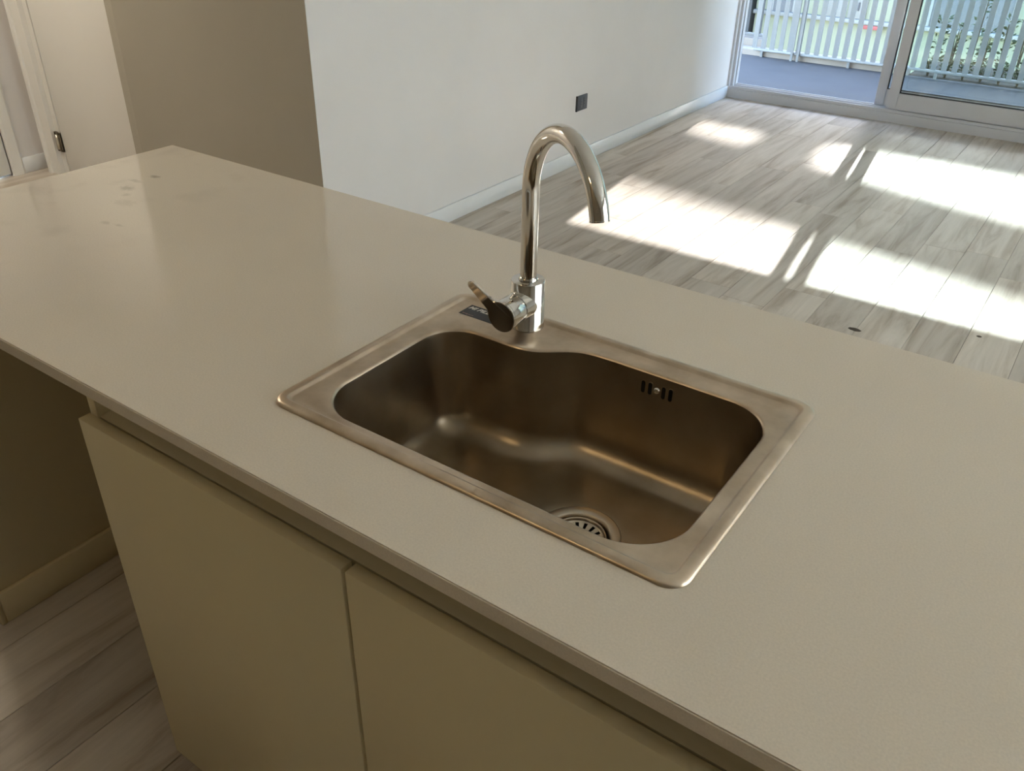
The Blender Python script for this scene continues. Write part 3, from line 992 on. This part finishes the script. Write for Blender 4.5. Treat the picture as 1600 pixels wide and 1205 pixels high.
# return panel of the railing, further out at the left
rb = empty('balcony_railing', (-2.9, 7.86, 0))
tag(rb, 'short set-back section of slatted railing beside the white house', 'railing')
box('bottom_rail', (-3.5, -2.24, 7.845, 7.88, 0.12, 0.15), M['rail'], rb, 0.002, 1)
box('top_rail', (-3.5, -2.24, 7.845, 7.88, 1.0, 1.035), M['rail'], rb, 0.002, 1)
for k in range(10):
    box('slat', (-3.46 + k * 0.125, -3.40 + k * 0.125, 7.856, 7.868, 0.15, 1.0), M['shutter'], rb)
k2 = box('planter_kerb', (-3.6, -2.23, 7.80, 7.95, -0.22, 0.11), M['kerb'], None, 0.004)
tag(k2, 'raised beige kerb under the set-back railing section', 'kerb', kind='structure')

bs = box('sky_shade_slab', (-3.6, 4.2, YWIN + 0.14, 7.60, 2.66, 2.86), M['kerb'])  # added above the balcony, out of view, to cut sky light
tag(bs, 'added unseen slab over the balcony that cuts sky light', 'balcony', kind='structure')

# planting bed and shrubs behind the right half of the railing
pbed = box('planter_box', (-0.86, 3.6, 7.66, 8.55, -0.22, -0.02), M['soil'])
tag(pbed, 'dark soil bed behind the railing seen through the glass', 'planter')
def leaf_mesh(seed):
    pass
def shrub(x, y, h, w, n, label, size=0.05, dense=False):
    rnd = random.Random(int(x * 1000) + int(h * 100))
    s = empty('shrub', (x, y, -0.02))
    w = w * 0.8
    tag(s, label, 'shrub', 'shrubs behind the railing')
    bm = bmesh.new()
    for k in range(3):
        a = rnd.uniform(0, 6.28)
        tube(bm, [(0, 0, 0), (0.3 * w * math.cos(a), 0.3 * w * math.sin(a), h * 0.5), (0.5 * w * math.cos(a), 0.5 * w * math.sin(a), h * 0.95)], [0.008, 0.006, 0.003], 6)
    mobj('stem', bm, M['stem'], s)
    bm = bmesh.new()
    for k in range(n):
        a = rnd.uniform(0, 6.28)
        z = 0.03 + h * (rnd.random() ** (0.9 if dense else 0.7))
        rr = w * rnd.random() ** 0.5
        c = Vector((rr * math.cos(a), rr * math.sin(a) * 0.7, z))
        dv = Vector((math.cos(a + rnd.uniform(-1, 1)), math.sin(a + rnd.uniform(-1, 1)), rnd.uniform(-0.3, 0.9))).normalized()
        sd_ = dv.cross(Vector((rnd.uniform(-1, 1), rnd.uniform(-1, 1), rnd.uniform(-1, 1)))).normalized()
        L_ = size * rnd.uniform(0.7, 1.3)
        nn = dv.cross(sd_)
        v = [bm.verts.new(p) for p in (c, c + dv * L_ * 0.5 + sd_ * L_ * 0.22 + nn * 0.004, c + dv * L_, c + dv * L_ * 0.5 - sd_ * L_ * 0.22 + nn * 0.004)]
        bm.faces.new((v[0], v[1], v[2]))
        bm.faces.new((v[0], v[2], v[3]))
    tag(mobj('foliage', bm, M['leaf'], s, recalc=False), kind='stuff')
    return s
names = ['leftmost leafy shrub rising behind the railing, beside the door frame', 'second leafy shrub from the door frame behind the railing', 'tall leafy shrub, third from the door frame behind the railing', 'fourth leafy shrub from the door frame behind the railing', 'fifth leafy shrub from the door frame behind the railing', 'sixth leafy shrub from the door frame behind the railing', 'rightmost leafy shrub seen through the glass behind the railing']
for i, xx in enumerate((-0.74, -0.62, -0.48, -0.36, -0.23, -0.10, 0.04)):
    shrub(xx, 8.05 + 0.1 * (i % 3), (0.42, 0.36, 0.62, 0.34, 0.44, 0.42, 0.46)[i], 0.05, 70, names[i], 0.05)
for i in range(8):
    shrub(-0.72 + i * 0.14, 7.80, 0.13, 0.055, 150, 'low dense hedge plant at the foot of the railing, number %s from the door frame' % ('first', 'second', 'third', 'fourth', 'fifth', 'sixth', 'seventh', 'eighth')[i], 0.03, True)

# ------------------------------------------------------------------ house across the courtyard
gr = box('courtyard_ground', (-30, 30, 7.9, 40, -4.2, -4.0), M['ground'])
tag(gr, 'grey courtyard ground far below the balcony', 'ground', kind='structure')
YFA = 17.0
ROOF = SUN_K * (YFA - 5.35)
ho = empty('apartment_building', (-2.0, YFA, -4.0))
tag(ho, 'pale yellow-green building with white ledges across the courtyard', 'building')
box('wall', (-5.75, 14, YFA, YFA + 4, -4.0, ROOF), M['facade'], ho)
for (x0, x1) in ((-5.75, -3.95), (-0.4, 14)):
    box('sky_block_storeys', (x0, x1, YFA + 0.05, YFA + 3.9, ROOF, 13.0), M['facade'], ho)  # added above the view to block sky light from the room
box('ledge', (-5.75, 14, YFA - 0.14, YFA, -0.93, -0.86), M['facade_white'], ho, 0.005, 1)
box('ledge', (-5.75, 14, YFA - 0.14, YFA, 2.07, 2.14), M['facade_white'], ho, 0.005, 1)
for (x0, x1) in ((-4.38, -4.06), (-3.98, -3.66)):
    dd = box('door_panel', (x0, x1, YFA - 0.05, YFA + 0.01, -0.86, 1.3), M['facade_white'], ho, 0.005, 1)
    box('handle', (x0 + 0.17, x0 + 0.195, YFA - 0.075, YFA - 0.045, -0.72, -0.58), M['gasket'], dd)
for (x0, x1) in ((-5.40, -5.02), (-2.55, -1.28), (-0.9, 0.3), (1.0, 2.2), (3.2, 4.4)):
    w_ = box('window', (x0, x1, YFA - 0.03, YFA + 0.01, -0.86, 1.3), M['shutter'], ho)
    box('window_frame', (x0 - 0.05, x0, YFA - 0.05, YFA, -0.86, 1.35), M['facade_white'], w_)
    box('window_frame', (x1, x1 + 0.05, YFA - 0.05, YFA, -0.86, 1.35), M['facade_white'], w_)
for zz in (3.1,):
    for (x0, x1) in ((-5.0, -3.8), (-2.5, -1.3), (0.3, 1.5), (3.2, 4.4)):
        box('window', (x0, x1, YFA - 0.03, YFA + 0.01, zz, zz + 1.6), M['shutter'], ho)
# added unseen house: roof edge, canopy and tank shape the sun on the floor
YC = 24.0
TOPC = SUN_K * (YC - 4.97)
re_ = empty('apartment_building', (-3.0, YC, -4.0))
tag(re_, 'added unseen house behind the yellow-green building, shaping the floor sun patches', 'building')
box('wall', (-14, 12, YC, YC + 5, -4.0, TOPC), M['facade_white'], re_)
def P(xp, yp):                                       # where the sun ray that lands on floor point (xp, yp) passes the canopy plane
    return (xp + SUN_X * (YC - yp), SUN_K * (YC - yp))
a0, a1 = P(-1.55, 4.53), P(0.70, 3.93)
b0, b1 = P(-1.47, 3.54), P(0.70, 3.09)
sl0 = (a1[1] - a0[1]) / (a1[0] - a0[0])
sl1 = (b1[1] - b0[1]) / (b1[0] - b0[0])
xa, xb = -5.4, 3.0
bm = bmesh.new()
prism(bm, [(xa, a0[1] + sl0 * (xa - a0[0])), (xb, a0[1] + sl0 * (xb - a0[0])), (xb, b0[1] + sl1 * (xb - b0[0])), (xa, b0[1] + sl1 * (xa - b0[0]))], 'y', YC + 0.02, YC + 0.30)
off(bm, re_)
mobj('sun_cut_canopy', bm, M['facade_white'], re_)
for xx in (xa, xb - 0.14):
    box('sun_cut_post', (xx, xx + 0.14, YC + 0.06, YC + 0.2, TOPC, a0[1] + sl0 * (xx - a0[0]) + 0.05), M['facade_white'], re_)
tk = P(-0.90, 4.72)
bm = bmesh.new()
lathe(bm, [(0, TOPC), (0.18, TOPC), (0.23, TOPC + 0.08), (0.24, TOPC + 0.26), (0.18, TOPC + 0.42), (0, TOPC + 0.48)], 24, Matrix.Translation((tk[0], YC + 0.15, 0)))
off(bm, re_)
mobj('sun_cut_tank', bm, M['rail'], re_, True)
tw = box('red_cloth', (-3.62, -3.30, YFA - 0.17, YFA - 0.145, -1.00, -0.935), M['red'], None, 0.004, 1)
tag(tw, 'small red cloth hanging below the ledge of the yellow-green building', 'cloth')
wh2 = empty('white_house', (-8, YFA - 1.5, -4.0))
tag(wh2, 'white house with grey shutters left of the yellow-green building', 'building')
box('wall', (-16, -5.95, YFA - 1.5, YFA + 6, -4.0, 12.0), M['facade_white'], wh2)
for k in range(3):
    box('window', (-7.6 - 2 * k, -6.6 - 2 * k, YFA - 1.53, YFA - 1.49, -1.6, 0.4), M['shutter'], wh2)
